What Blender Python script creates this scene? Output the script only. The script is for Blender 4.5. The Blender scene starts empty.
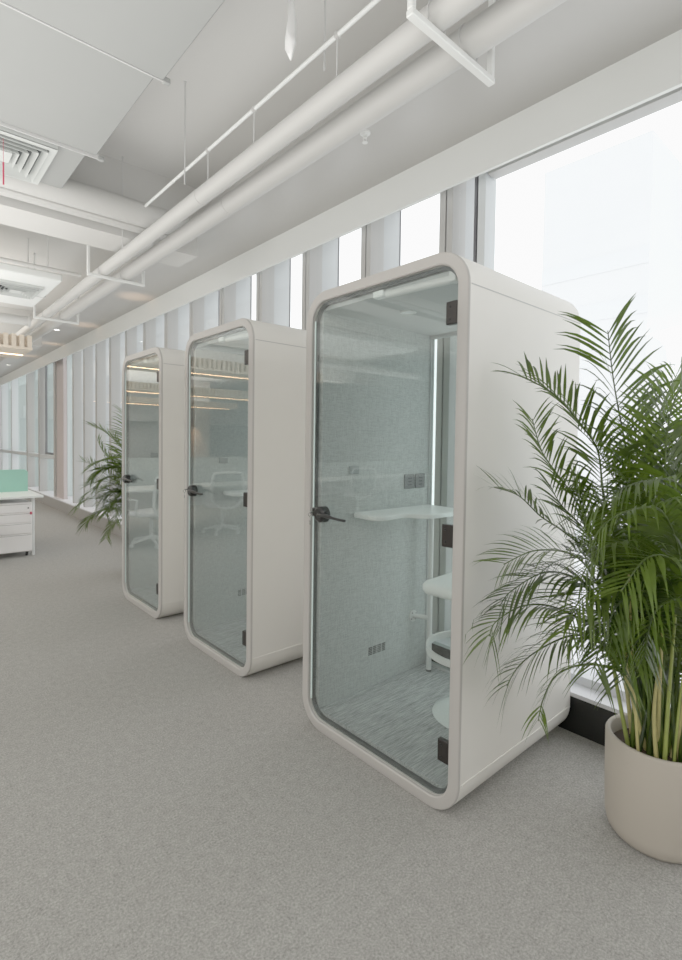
import bpy, math, random
from mathutils import Vector, Matrix
from math import sin, cos, pi, radians, sqrt, atan2
random.seed(11)
SC = bpy.context.scene
COL = SC.collection

# ------------------------------------------------------------------ materials
def new_mat(name):
    m = bpy.data.materials.new(name); m.use_nodes = True
    nt = m.node_tree; nt.nodes.clear()
    out = nt.nodes.new('ShaderNodeOutputMaterial')
    return m, nt, out
def pbr(name, col, rough=.5, metal=0., noise=0., nscale=8., bump=0., bscale=200., spec=.5, emit=None, estr=0., coat=0.):
    m, nt, out = new_mat(name)
    b = nt.nodes.new('ShaderNodeBsdfPrincipled')
    nt.links.new(b.outputs[0], out.inputs[0])
    b.inputs['Base Color'].default_value = (*col, 1)
    b.inputs['Roughness'].default_value = rough
    b.inputs['Metallic'].default_value = metal
    b.inputs['Specular IOR Level'].default_value = spec
    b.inputs['Coat Weight'].default_value = coat
    if emit:
        b.inputs['Emission Color'].default_value = (*emit, 1)
        b.inputs['Emission Strength'].default_value = estr
    tc = nt.nodes.new('ShaderNodeTexCoord')
    n = nt.nodes.new('ShaderNodeTexNoise'); n.inputs['Scale'].default_value = nscale; n.inputs['Detail'].default_value = 4
    nt.links.new(tc.outputs['Object'], n.inputs['Vector'])
    r = nt.nodes.new('ShaderNodeMix'); r.data_type = 'RGBA'
    k = noise if noise else .02
    r.inputs[6].default_value = (*[c*(1-k) for c in col], 1)
    r.inputs[7].default_value = (*[min(1, c*(1+k)) for c in col], 1)
    nt.links.new(n.outputs['Fac'], r.inputs[0]); nt.links.new(r.outputs[2], b.inputs['Base Color'])
    if bump:
        n2 = nt.nodes.new('ShaderNodeTexNoise'); n2.inputs['Scale'].default_value = bscale; n2.inputs['Detail'].default_value = 3
        nt.links.new(tc.outputs['Object'], n2.inputs['Vector'])
        bp = nt.nodes.new('ShaderNodeBump'); bp.inputs['Strength'].default_value = bump; bp.inputs['Distance'].default_value = .005
        nt.links.new(n2.outputs['Fac'], bp.inputs['Height']); nt.links.new(bp.outputs[0], b.inputs['Normal'])
    return m
def glass(name, tint, ior=1.5, gloss=1., rough=0.):
    m, nt, out = new_mat(name)
    t = nt.nodes.new('ShaderNodeBsdfTransparent'); t.inputs[0].default_value = (*tint, 1)
    g = nt.nodes.new('ShaderNodeBsdfGlossy'); g.inputs['Roughness'].default_value = rough; g.inputs[0].default_value = (.97, 1, .99, 1)
    f = nt.nodes.new('ShaderNodeLayerWeight'); f.inputs[0].default_value = .5
    pw = nt.nodes.new('ShaderNodeMath'); pw.operation = 'POWER'; pw.inputs[1].default_value = 4.
    f0 = ((ior-1)/(ior+1))**2
    mu = nt.nodes.new('ShaderNodeMath'); mu.operation = 'MULTIPLY_ADD'; mu.inputs[1].default_value = gloss*(1-f0); mu.inputs[2].default_value = f0*gloss
    mu.use_clamp = True
    mx = nt.nodes.new('ShaderNodeMixShader')
    nt.links.new(f.outputs['Facing'], pw.inputs[0]); nt.links.new(pw.outputs[0], mu.inputs[0]); nt.links.new(mu.outputs[0], mx.inputs[0])
    nt.links.new(t.outputs[0], mx.inputs[1]); nt.links.new(g.outputs[0], mx.inputs[2]); nt.links.new(mx.outputs[0], out.inputs[0])
    return m
def carpet_mat(name, dark, light, scale=150., streak=False):
    m, nt, out = new_mat(name)
    b = nt.nodes.new('ShaderNodeBsdfPrincipled'); b.inputs['Roughness'].default_value = .95; b.inputs['Specular IOR Level'].default_value = .15
    nt.links.new(b.outputs[0], out.inputs[0])
    tc = nt.nodes.new('ShaderNodeTexCoord'); mp = nt.nodes.new('ShaderNodeMapping')
    nt.links.new(tc.outputs['Object'], mp.inputs[0])
    if streak: mp.inputs['Scale'].default_value = (.06, 1, 1)
    n1 = nt.nodes.new('ShaderNodeTexNoise'); n1.inputs['Scale'].default_value = scale; n1.inputs['Detail'].default_value = 3; n1.inputs['Roughness'].default_value = .7
    n2 = nt.nodes.new('ShaderNodeTexNoise'); n2.inputs['Scale'].default_value = scale*.22; n2.inputs['Detail'].default_value = 2
    n3 = nt.nodes.new('ShaderNodeTexNoise'); n3.inputs['Scale'].default_value = scale*2.4; n3.inputs['Detail'].default_value = 2
    nt.links.new(mp.outputs[0], n1.inputs['Vector'])
    nt.links.new((tc.outputs['Object'] if not streak else mp.outputs[0]), n2.inputs['Vector']); nt.links.new(tc.outputs['Object'], n3.inputs['Vector'])
    ad = nt.nodes.new('ShaderNodeMath'); ad.operation = 'MULTIPLY_ADD'; ad.inputs[1].default_value = .55
    nt.links.new(n1.outputs['Fac'], ad.inputs[0]); 
    ad2 = nt.nodes.new('ShaderNodeMath'); ad2.operation = 'MULTIPLY_ADD'; ad2.inputs[1].default_value = .12; ad2.inputs[2].default_value = .065
    nt.links.new(n2.outputs['Fac'], ad2.inputs[0])
    ad3 = nt.nodes.new('ShaderNodeMath'); ad3.operation = 'MULTIPLY_ADD'; ad3.inputs[1].default_value = .2
    nt.links.new(n3.outputs['Fac'], ad3.inputs[0]); nt.links.new(ad2.outputs[0], ad3.inputs[2])
    nt.links.new(ad3.outputs[0], ad.inputs[2])
    cr = nt.nodes.new('ShaderNodeValToRGB')
    cr.color_ramp.elements[0].position = .36; cr.color_ramp.elements[0].color = (*dark, 1)
    cr.color_ramp.elements[1].position = .64; cr.color_ramp.elements[1].color = (*light, 1)
    nt.links.new(ad.outputs[0], cr.inputs[0]); nt.links.new(cr.outputs[0], b.inputs['Base Color'])
    bp = nt.nodes.new('ShaderNodeBump'); bp.inputs['Strength'].default_value = .5; bp.inputs['Distance'].default_value = .004
    nt.links.new(ad.outputs[0], bp.inputs['Height']); nt.links.new(bp.outputs[0], b.inputs['Normal'])
    return m
def felt_mat(name, col):
    m, nt, out = new_mat(name)
    b = nt.nodes.new('ShaderNodeBsdfPrincipled'); b.inputs['Roughness'].default_value = .9; b.inputs['Specular IOR Level'].default_value = .2
    nt.links.new(b.outputs[0], out.inputs[0])
    tc = nt.nodes.new('ShaderNodeTexCoord')
    ms = []
    for sc in ((30, 30, 400), (400, 30, 30)):
        mp = nt.nodes.new('ShaderNodeMapping'); mp.inputs['Scale'].default_value = sc
        n = nt.nodes.new('ShaderNodeTexNoise'); n.inputs['Scale'].default_value = 1.; n.inputs['Detail'].default_value = 2
        nt.links.new(tc.outputs['Object'], mp.inputs[0]); nt.links.new(mp.outputs[0], n.inputs['Vector']); ms.append(n)
    a = nt.nodes.new('ShaderNodeMath'); a.operation = 'ADD'
    nt.links.new(ms[0].outputs['Fac'], a.inputs[0]); nt.links.new(ms[1].outputs['Fac'], a.inputs[1])
    cr = nt.nodes.new('ShaderNodeValToRGB')
    cr.color_ramp.elements[0].position = .75; cr.color_ramp.elements[0].color = (*[c*.82 for c in col], 1)
    cr.color_ramp.elements[1].position = 1.0; cr.color_ramp.elements[1].color = (*[min(1, c*1.12) for c in col], 1)
    h = nt.nodes.new('ShaderNodeMath'); h.operation = 'MULTIPLY'; h.inputs[1].default_value = .88
    nt.links.new(a.outputs[0], h.inputs[0]); nt.links.new(h.outputs[0], cr.inputs[0]); nt.links.new(cr.outputs[0], b.inputs['Base Color'])
    return m
def leaf_mat(name, c0, c1, trans):
    m, nt, out = new_mat(name)
    b = nt.nodes.new('ShaderNodeBsdfPrincipled'); b.inputs['Roughness'].default_value = .42; b.inputs['Specular IOR Level'].default_value = .45
    t = nt.nodes.new('ShaderNodeBsdfTranslucent'); t.inputs[0].default_value = (*trans, 1)
    mx = nt.nodes.new('ShaderNodeMixShader'); mx.inputs[0].default_value = .22
    tc = nt.nodes.new('ShaderNodeTexCoord'); n = nt.nodes.new('ShaderNodeTexNoise'); n.inputs['Scale'].default_value = 14; n.inputs['Detail'].default_value = 3
    nt.links.new(tc.outputs['Object'], n.inputs['Vector'])
    oi = nt.nodes.new('ShaderNodeObjectInfo')
    ad = nt.nodes.new('ShaderNodeMath'); ad.operation = 'MULTIPLY_ADD'; ad.inputs[1].default_value = .5
    su = nt.nodes.new('ShaderNodeMath'); su.operation = 'SUBTRACT'; su.inputs[1].default_value = .25
    nt.links.new(oi.outputs['Random'], ad.inputs[0]); nt.links.new(n.outputs['Fac'], su.inputs[0]); nt.links.new(su.outputs[0], ad.inputs[2])
    cr = nt.nodes.new('ShaderNodeValToRGB')
    cr.color_ramp.elements[0].position = .2; cr.color_ramp.elements[0].color = (*c0, 1)
    cr.color_ramp.elements[1].position = .8; cr.color_ramp.elements[1].color = (*c1, 1)
    nt.links.new(ad.outputs[0], cr.inputs[0]); nt.links.new(cr.outputs[0], b.inputs['Base Color'])
    nt.links.new(b.outputs[0], mx.inputs[1]); nt.links.new(t.outputs[0], mx.inputs[2]); nt.links.new(mx.outputs[0], out.inputs[0])
    return m
def wood_mat(name, a, c):
    m, nt, out = new_mat(name)
    b = nt.nodes.new('ShaderNodeBsdfPrincipled'); b.inputs['Roughness'].default_value = .5
    nt.links.new(b.outputs[0], out.inputs[0])
    tc = nt.nodes.new('ShaderNodeTexCoord'); mp = nt.nodes.new('ShaderNodeMapping'); mp.inputs['Scale'].default_value = (2, 25, 25)
    n = nt.nodes.new('ShaderNodeTexNoise'); n.inputs['Scale'].default_value = 3; n.inputs['Detail'].default_value = 5
    nt.links.new(tc.outputs['Object'], mp.inputs[0]); nt.links.new(mp.outputs[0], n.inputs['Vector'])
    cr = nt.nodes.new('ShaderNodeValToRGB'); cr.color_ramp.elements[0].color = (*a, 1); cr.color_ramp.elements[1].color = (*c, 1)
    nt.links.new(n.outputs['Fac'], cr.inputs[0]); nt.links.new(cr.outputs[0], b.inputs['Base Color'])
    return m

M = dict(
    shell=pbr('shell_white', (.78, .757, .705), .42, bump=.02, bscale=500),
    lip=pbr('shell_front_shade', (.45, .428, .402), .42, bump=.02, bscale=500),  # front of the shell, its shade put into a darker colour
    gasket=pbr('gasket_dark', (.045, .05, .05), .5),
    black=pbr('black_metal', (.006, .006, .006), .3, metal=.2),
    bronze=pbr('hinge_dark', (.022, .019, .017), .35, metal=.6),
    chrome=pbr('chrome', (.6, .6, .58), .2, metal=1.),
    doorglass=glass('door_glass', (.925, .945, .938), 1.5, 1.1),
    backglass=glass('back_glass', (.90, .95, .935), 1.45, .5),
    winglass=glass('window_glass', (.985, .99, .99), 1.4, .35),
    edge=pbr('glass_edge_glow', (.62, .74, .71), .2, emit=(.6, .75, .7), estr=.12),  # faint emission added for the bright line along the glass edge
    felt=felt_mat('felt_grey', (.50, .53, .515)),
    podceil=pbr('booth_ceiling', (.46, .48, .47), .7),
    podcarpet=carpet_mat('booth_carpet', (.12, .13, .13), (.62, .64, .63), 170., True),
    desk=pbr('desk_white', (.90, .93, .91), .35),
    whitemetal=pbr('white_metal', (.74, .75, .73), .35),
    socket=pbr('socket_grey', (.12, .13, .13), .4),
    paleplate=pbr('plate_pale', (.26, .29, .285), .5),
    vent=pbr('vent_dark', (.05, .055, .055), .6),
    stoolbase=pbr('stool_base', (.72, .78, .76), .18, coat=.3),
    floor=carpet_mat('floor_carpet', (.165, .16, .148), (.46, .447, .415), 125.),
    slab=pbr('ceiling_paint', (.57, .563, .54), .8, noise=.03, nscale=1.5),
    soffit=pbr('soffit_paint', (.46, .45, .43), .34, noise=.03, nscale=1.5),
    fascia=pbr('fascia_paint', (.74, .755, .735), .7, noise=.02, nscale=2),
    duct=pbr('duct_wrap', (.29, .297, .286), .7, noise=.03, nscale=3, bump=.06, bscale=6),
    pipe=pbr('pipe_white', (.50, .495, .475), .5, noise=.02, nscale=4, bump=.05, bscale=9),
    rod=pbr('rod_grey', (.55, .55, .54), .5),
    ventdark=pbr('diffuser_dark', (.03, .035, .035), .8),
    ventgrey=pbr('diffuser_blade', (.52, .54, .52), .5),
    wall=pbr('wall_paint', (.5, .5, .49), .8),
    wallgrey=pbr('wall_blue_grey', (.22, .25, .255), .7),
    wallbeige=pbr('column_beige', (.50, .46, .42), .7),
    pinkcol=pbr('column_pinkish', (.52, .46, .45), .7),
    skirt_d=pbr('skirting_black', (.004, .004, .004), .32),
    skirt_g=pbr('skirting_far_sheen', (.33, .32, .305), .4),  # far skirting run, pale grazing reflection put into its grey
    sill=pbr('sill_white', (.74, .74, .77), .4),
    frame=pbr('frame_grey', (.44, .435, .42), .4),
    framedark=pbr('frame_line', (.10, .10, .11), .4),
    framelt=pbr('frame_light', (.62, .65, .66), .4),
    fin=pbr('fin_pale', (.50, .52, .525), .45),
    fingreen=pbr('fin_greenish', (.43, .50, .485), .45),
    pot=pbr('pot_cream', (.44, .39, .325), .6, noise=.02, nscale=5),
    soil=pbr('soil', (.05, .032, .02), .95, noise=.4, nscale=60, bump=.6, bscale=80),
    leaf=leaf_mat('palm_leaf', (.012, .026, .004), (.095, .15, .018), (.17, .30, .02)),
    stem=pbr('palm_stem', (.46, .41, .14), .5, noise=.35, nscale=18),
    stemg=pbr('palm_stem_green', (.26, .32, .06), .5, noise=.3, nscale=18),
    green=pbr('screen_green', (.28, .56, .45), .7, bump=.05, bscale=400),
    cab=pbr('cabinet_white', (.93, .905, .895), .45),
    red=pbr('red_tag', (.55, .04, .09), .5),
    mesh=glass('chair_mesh', (.62, .63, .63), 1.2, .1, .4),
    screen=pbr('screen_pale', (.40, .43, .42), .8),
    wood=wood_mat('oak_slat', (.58, .48, .37), (.78, .69, .57)),
    warm=pbr('warm_led', (1, .8, .6), .5, emit=(1., .60, .32), estr=7.),
    lamp=pbr('lamp_white', (1, 1, 1), .5, emit=(1., .97, .9), estr=6.),
    film=pbr('film_white', (.85, .85, .84), .35),
    tower=pbr('tower_pale', (.63, .633, .636), .8, noise=.02, nscale=.1),
    towerwin=pbr('tower_glass', (.62, .628, .635), .6),
)

# ------------------------------------------------------------------ mesh builder
class MB:
    def __init__(s): s.v = []; s.f = []
    def add(s, vs, fs):
        o = len(s.v); s.v += [tuple(v) for v in vs]; s.f += [tuple(i+o for i in f) for f in fs]; return s
    def box(s, x0, x1, y0, y1, z0, z1):
        vs = [(x, y, z) for z in (z0, z1) for x, y in ((x0, y0), (x1, y0), (x1, y1), (x0, y1))]
        return s.add(vs, [(3, 2, 1, 0), (4, 5, 6, 7), (0, 1, 5, 4), (1, 2, 6, 5), (2, 3, 7, 6), (3, 0, 4, 7)])
    def bbox(s, x0, x1, y0, y1, z0, z1, b=.005):
        # box with chamfered edges
        X, Y, Z = (x0, x1), (y0, y1), (z0, z1)
        vs = []; idx = {}
        def V(i, j, k, ax):
            key = (i, j, k, ax)
            if key not in idx:
                p = [X[i]+(b if i == 0 else -b), Y[j]+(b if j == 0 else -b), Z[k]+(b if k == 0 else -b)]
                p[ax] = (X, Y, Z)[ax][(i, j, k)[ax]]
                idx[key] = len(vs); vs.append(tuple(p))
            return idx[key]
        fs = []
        c = ((0, 0), (1, 0), (1, 1), (0, 1))
        for k in (0, 1):
            q = [V(a, d, k, 2) for a, d in c]; fs.append(tuple(q) if k else tuple(q[::-1]))
            q = [V(k, a, d, 0) for a, d in c]; fs.append(tuple(q) if k else tuple(q[::-1]))
            q = [V(d, k, a, 1) for a, d in c]; fs.append(tuple(q) if k else tuple(q[::-1]))
        for i in (0, 1):
            for j in (0, 1):
                fs.append((V(i, j, 0, 0), V(i, j, 1, 0), V(i, j, 1, 1), V(i, j, 0, 1)))
                fs.append((V(0, i, j, 1), V(1, i, j, 1), V(1, i, j, 2), V(0, i, j, 2)))
                fs.append((V(i, 0, j, 0), V(i, 1, j, 0), V(i, 1, j, 2), V(i, 0, j, 2)))
        for i in (0, 1):
            for j in (0, 1):
                for k in (0, 1): fs.append((V(i, j, k, 0), V(i, j, k, 1), V(i, j, k, 2)))
        return s.add(vs, fs)
    def tube(s, pts, r, n=12, cap=True, up=None):
        P = [Vector(p) for p in pts]; R = r if isinstance(r, (list, tuple)) else [r]*len(P)
        rings = []; prev = None
        for i, p in enumerate(P):
            t = (P[min(i+1, len(P)-1)]-P[max(i-1, 0)]).normalized()
            if prev is None:
                a = Vector((0, 0, 1)) if abs(t.z) < .9 else Vector((1, 0, 0))
                prev = t.cross(a).normalized()
            u = (prev - t*prev.dot(t)).normalized(); w = t.cross(u); prev = u
            rings.append([p+(u*cos(2*pi*k/n)+w*sin(2*pi*k/n))*R[i] for k in range(n)])
        vs = [v for g in rings for v in g]; fs = []
        for i in range(len(P)-1):
            for k in range(n): fs.append((i*n+k, i*n+(k+1) % n, (i+1)*n+(k+1) % n, (i+1)*n+k))
        if cap: fs += [tuple(range(n))[::-1], tuple(range((len(P)-1)*n, len(P)*n))]
        return s.add(vs, fs)
    def lathe(s, prof, n=48, c=(0, 0, 0), ax='z'):
        # prof: (r, h) list ; closes where r == 0
        vs = []; fs = []; m = len(prof)
        for k in range(n):
            a = 2*pi*k/n
            for r, h in prof:
                p = (r*cos(a), r*sin(a), h) if ax == 'z' else (h, r*cos(a), r*sin(a)) if ax == 'x' else (r*cos(a), h, r*sin(a))
                vs.append((p[0]+c[0], p[1]+c[1], p[2]+c[2]))
        for k in range(n):
            for i in range(m-1):
                a, b_ = k*m+i, ((k+1) % n)*m+i
                fs.append((a, b_, b_+1, a+1))
        return s.add(vs, fs)
    def prism(s, poly, z0, z1, b=0.):
        n = len(poly)
        if b:
            c = Vector((sum(p[0] for p in poly)/n, sum(p[1] for p in poly)/n))
            ins = []
            for i in range(n):
                p0, p, p1 = (Vector(poly[(i-1) % n]), Vector(poly[i]), Vector(poly[(i+1) % n]))
                t = ((p-p0).normalized()+(p1-p).normalized()).normalized(); nn = Vector((-t.y, t.x))
                ins.append(p+nn*b)
            loops = [[(q[0], q[1], z0) for q in ins], [(q[0], q[1], z0+b) for q in poly], [(q[0], q[1], z1-b) for q in poly], [(q[0], q[1], z1) for q in ins]]
        else: loops = [[(q[0], q[1], z0) for q in poly], [(q[0], q[1], z1) for q in poly]]
        vs = [v for l in loops for v in l]; fs = []
        for j in range(len(loops)-1):
            for i in range(n): fs.append((j*n+i, j*n+(i+1) % n, (j+1)*n+(i+1) % n, (j+1)*n+i))
        fs += [tuple(range(n))[::-1], tuple(range((len(loops)-1)*n, len(loops)*n))]
        return s.add(vs, fs)
    def loft(s, loops, close=False, cap=False):
        n = len(loops[0]); vs = [v for l in loops for v in l]; fs = []; m = len(loops)
        for j in range(m if close else m-1):
            k = (j+1) % m
            for i in range(n): fs.append((j*n+i, j*n+(i+1) % n, k*n+(i+1) % n, k*n+i))
        if cap: fs += [tuple(range(n))[::-1], tuple(range((m-1)*n, m*n))]
        return s.add(vs, fs)
    def build(s, name, mat, parent=None, smooth=35, fix=True):
        me = bpy.data.meshes.new(name); me.from_pydata([tuple(v) for v in s.v], [], s.f); me.update()
        if fix:
            import bmesh
            bm = bmesh.new(); bm.from_mesh(me); bmesh.ops.recalc_face_normals(bm, faces=bm.faces); bm.to_mesh(me); bm.free()
        me.materials.append(M[mat] if isinstance(mat, str) else mat)
        o = bpy.data.objects.new(name, me); COL.objects.link(o)
        if parent: o.parent = parent
        if smooth:
            for p in me.polygons: p.use_smooth = True
            try: me.set_sharp_from_angle(angle=radians(smooth))
            except Exception: pass
        return o
def tag(o, label, cat, group=None, kind=None):
    if label: o['label'] = label
    if cat: o['category'] = cat
    if group: o['group'] = group
    if kind: o['kind'] = kind
    return o
def thing(name, loc, label, cat, group=None, rz=0.):
    o = bpy.data.objects.new(name, None); COL.objects.link(o); o.location = loc; o.rotation_euler = (0, 0, rz)
    o.empty_display_size = .1
    return tag(o, label, cat, group)
def struct(o): o['kind'] = 'structure'; return o
def dup(root, loc, label, group=None, rz=None, sc=None):
    r = root.copy(); COL.objects.link(r); r.location = loc
    if rz is not None: r.rotation_euler = (0, 0, rz)
    if sc: r.scale = sc
    r['label'] = label
    if group: r['group'] = group
    for ch in list(root.children):
        c = ch.copy(); COL.objects.link(c); c.parent = r
        for g in list(ch.children):
            d = g.copy(); COL.objects.link(d); d.parent = c
    return r
def rrect(y0, y1, z0, z1, r, n=8):
    P = []
    for cy, cz, a0 in ((y1-r, z1-r, 0), (y0+r, z1-r, 90), (y0+r, z0+r, 180), (y1-r, z0+r, 270)):
        for k in range(n+1):
            a = radians(a0+90*k/n); P.append((cy+r*cos(a), cz+r*sin(a)))
    return P
def arcs(P, k=6):
    """Catmull-Rom resample of a 3D polyline"""
    P = [Vector(p) for p in P]; out = []
    for i in range(len(P)-1):
        a, b, c, d = P[max(i-1, 0)], P[i], P[i+1], P[min(i+2, len(P)-1)]
        for j in range(k):
            t = j/k
            out.append(.5*((2*b)+(c-a)*t+(2*a-5*b+4*c-d)*t*t+(3*b-a-3*c+d)*t**3))
    out.append(P[-1]); return out

# ------------------------------------------------------------------ camera
YAW, PITCH, ROLL, CAMH = .7254, .0316, .0136, 1.493
fw = Vector((sin(YAW)*cos(PITCH), cos(YAW)*cos(PITCH), -sin(PITCH)))
r0 = Vector((cos(YAW), -sin(YAW), 0)); u0 = r0.cross(fw)
rt = r0*cos(ROLL)+u0*sin(ROLL); up = -r0*sin(ROLL)+u0*cos(ROLL)
cd = bpy.data.cameras.new('camera'); cam = bpy.data.objects.new('camera', cd); COL.objects.link(cam)
cam.matrix_world = Matrix(((rt.x, up.x, -fw.x, 0), (rt.y, up.y, -fw.y, 0), (rt.z, up.z, -fw.z, CAMH), (0, 0, 0, 1)))
cd.sensor_width = 36; cd.lens = 511.5/960*36; cd.shift_y = -22.2/960; cd.clip_start = .05; cd.clip_end = 300
SC.camera = cam

# ------------------------------------------------------------------ setting
YB, YE = -4.0, 21.0
SLAB, SOF = 3.62, 3.28
struct(MB().box(-10, 2.66, YB, YE, -.1, 0).build('floor', 'floor', smooth=0))
struct(MB().box(-10, 3.05, YB, YE, SLAB, SLAB+.15).build('ceiling', 'slab', smooth=0))
struct(MB().box(-10.15, -10, 1.5, YE, 0, SLAB).build('wall_left', 'wall', smooth=0))
struct(MB().box(-10, 3.05, YB-.15, YB, -.1, SLAB+.15).build('wall_back', 'wall', smooth=0))
struct(MB().box(-10.15, -10, YB, 1.5, 0, SLAB).build('wall_side', 'wall', smooth=0))
struct(MB().box(-10, 3.05, YE, YE+.15, -.1, SLAB+.15).build('wall_end', 'wall', smooth=0))
struct(MB().box(1.99, 2.566, YB, YE, SOF, SLAB).box(2.566, 3.05, YB, YE, 3.32, SLAB).build('trim_1', 'soffit', smooth=0))
struct(MB().box(2.566, 2.588, YB, YE, 3.049, 3.318).build('trim_2', 'fascia', smooth=0))
struct(MB().box(-10, 1.99, 4.126, 4.5, 3.05, SLAB).build('trim_3', 'slab', smooth=0))
struct(MB().box(-10, 1.99, 10.0, 10.4, 3.05, SLAB).build('trim_6', 'slab', smooth=0))
struct(MB().box(2.645, 2.66, YB, 4.2, 0, .195).build('baseboard_near', 'skirt_d', smooth=0))
struct(MB().box(2.645, 2.66, 4.2, YE, 0, .195).build('baseboard_far', 'skirt_g', smooth=0))
struct(MB().box(2.63, 3.05, YB, YE, .195, .215).box(2.66, 3.05, YB, YE, -.1, .195).build('trim_4', 'sill', smooth=0))
struct(MB().box(2.73, 2.80, 11.75, 12.35, .215, 3.3).build('trim_5', 'pinkcol', smooth=0))

# near big window
w = struct(MB().box(2.79, 2.80, YB, 2.02, .26, 3.13).build('window_1', 'winglass', smooth=0))
fr = MB()
fr.box(2.75, 2.84, YB, 1.79, 3.13, 3.32)
MB().box(2.75, 2.84, YB, 2.02, .215, .26).build('lower_rail', 'sill', w, 0)
fr.build('window_frame', 'frame', w, 0)
MB().box(2.745, 2.86, 1.80, 1.852, .26, 3.32).build('sash', 'framelt', w, 0)
MB().box(2.74, 2.80, 1.86, 1.876, .215, 3.32).build('seal', 'framedark', w, 0)
# bays with outward fins
Y = 2.075; k = 2
while Y < 11.3:
    nxt = Y+.742 if Y < 10.5 else 11.8
    w = struct(MB().box(2.79, 2.80, Y+.05, nxt-.05, .215, 3.32).build('window_%d' % k, 'winglass', smooth=0))
    MB().box(2.72, 2.86, Y-.052, Y-.006, .215, 3.32).box(2.72, 2.86, Y+.006, Y+.052, .215, 3.32).build('mullion', 'frame', w, 0)
    MB().box(2.735, 2.84, Y-.006, Y+.006, .215, 3.32).build('mullion_joint', 'framedark', w, 0)
    MB().box(2.86, 3.055, Y-.035, Y+.035, -.5, 4.2).build('fin', 'fin', w, 0)
    MB().box(3.055, 3.07, Y-.037, Y+.037, -.5, 4.2).build('fin_edge', 'framedark', w, 0)
    Y += .742; k += 1
for (ya, yb) in ((12.4, 13.9), (13.9, 15.3), (15.3, 17.5), (17.5, 19.2), (19.2, 21.0)):
    w = struct(MB().box(2.79, 2.80, ya+.06, yb-.06, .215, 3.32).build('window_%d' % k, 'winglass', smooth=0))
    MB().box(2.70, 2.86, ya-.07, ya+.07, .215, 3.32).build('mullion', 'framelt' if ya > 17 else 'frame', w, 0)
    MB().box(2.70, 2.90, ya+.07, yb-.07, 1.02, 1.10).build('transom', 'framelt', w, 0)
    MB().box(2.86, 3.35, ya-.05, ya+.05, -.5, 4.2).build('fin', 'fingreen', w, 0)
    MB().box(3.35, 3.37, ya-.05, ya+.05, -.5, 4.2).build('fin_edge', 'framedark', w, 0)
    k += 1
# tilted open sash in the first far bay
o = MB().box(-.02, .02, 12.6, 12.64, 1.1, 3.2).box(-.02, .02, 13.7, 13.74, 1.1, 3.2).box(-.02, .02, 12.6, 13.74, 1.1, 1.15).build('window_40', 'framedark', smooth=0)
o.location = (2.82, 0, 0); struct(o)
# office end: column, dark panel
struct(MB().box(-9.9, 2.0, 20.6, 20.95, 2.2, 2.6).build('trim_7', 'wall', smooth=0))

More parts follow.
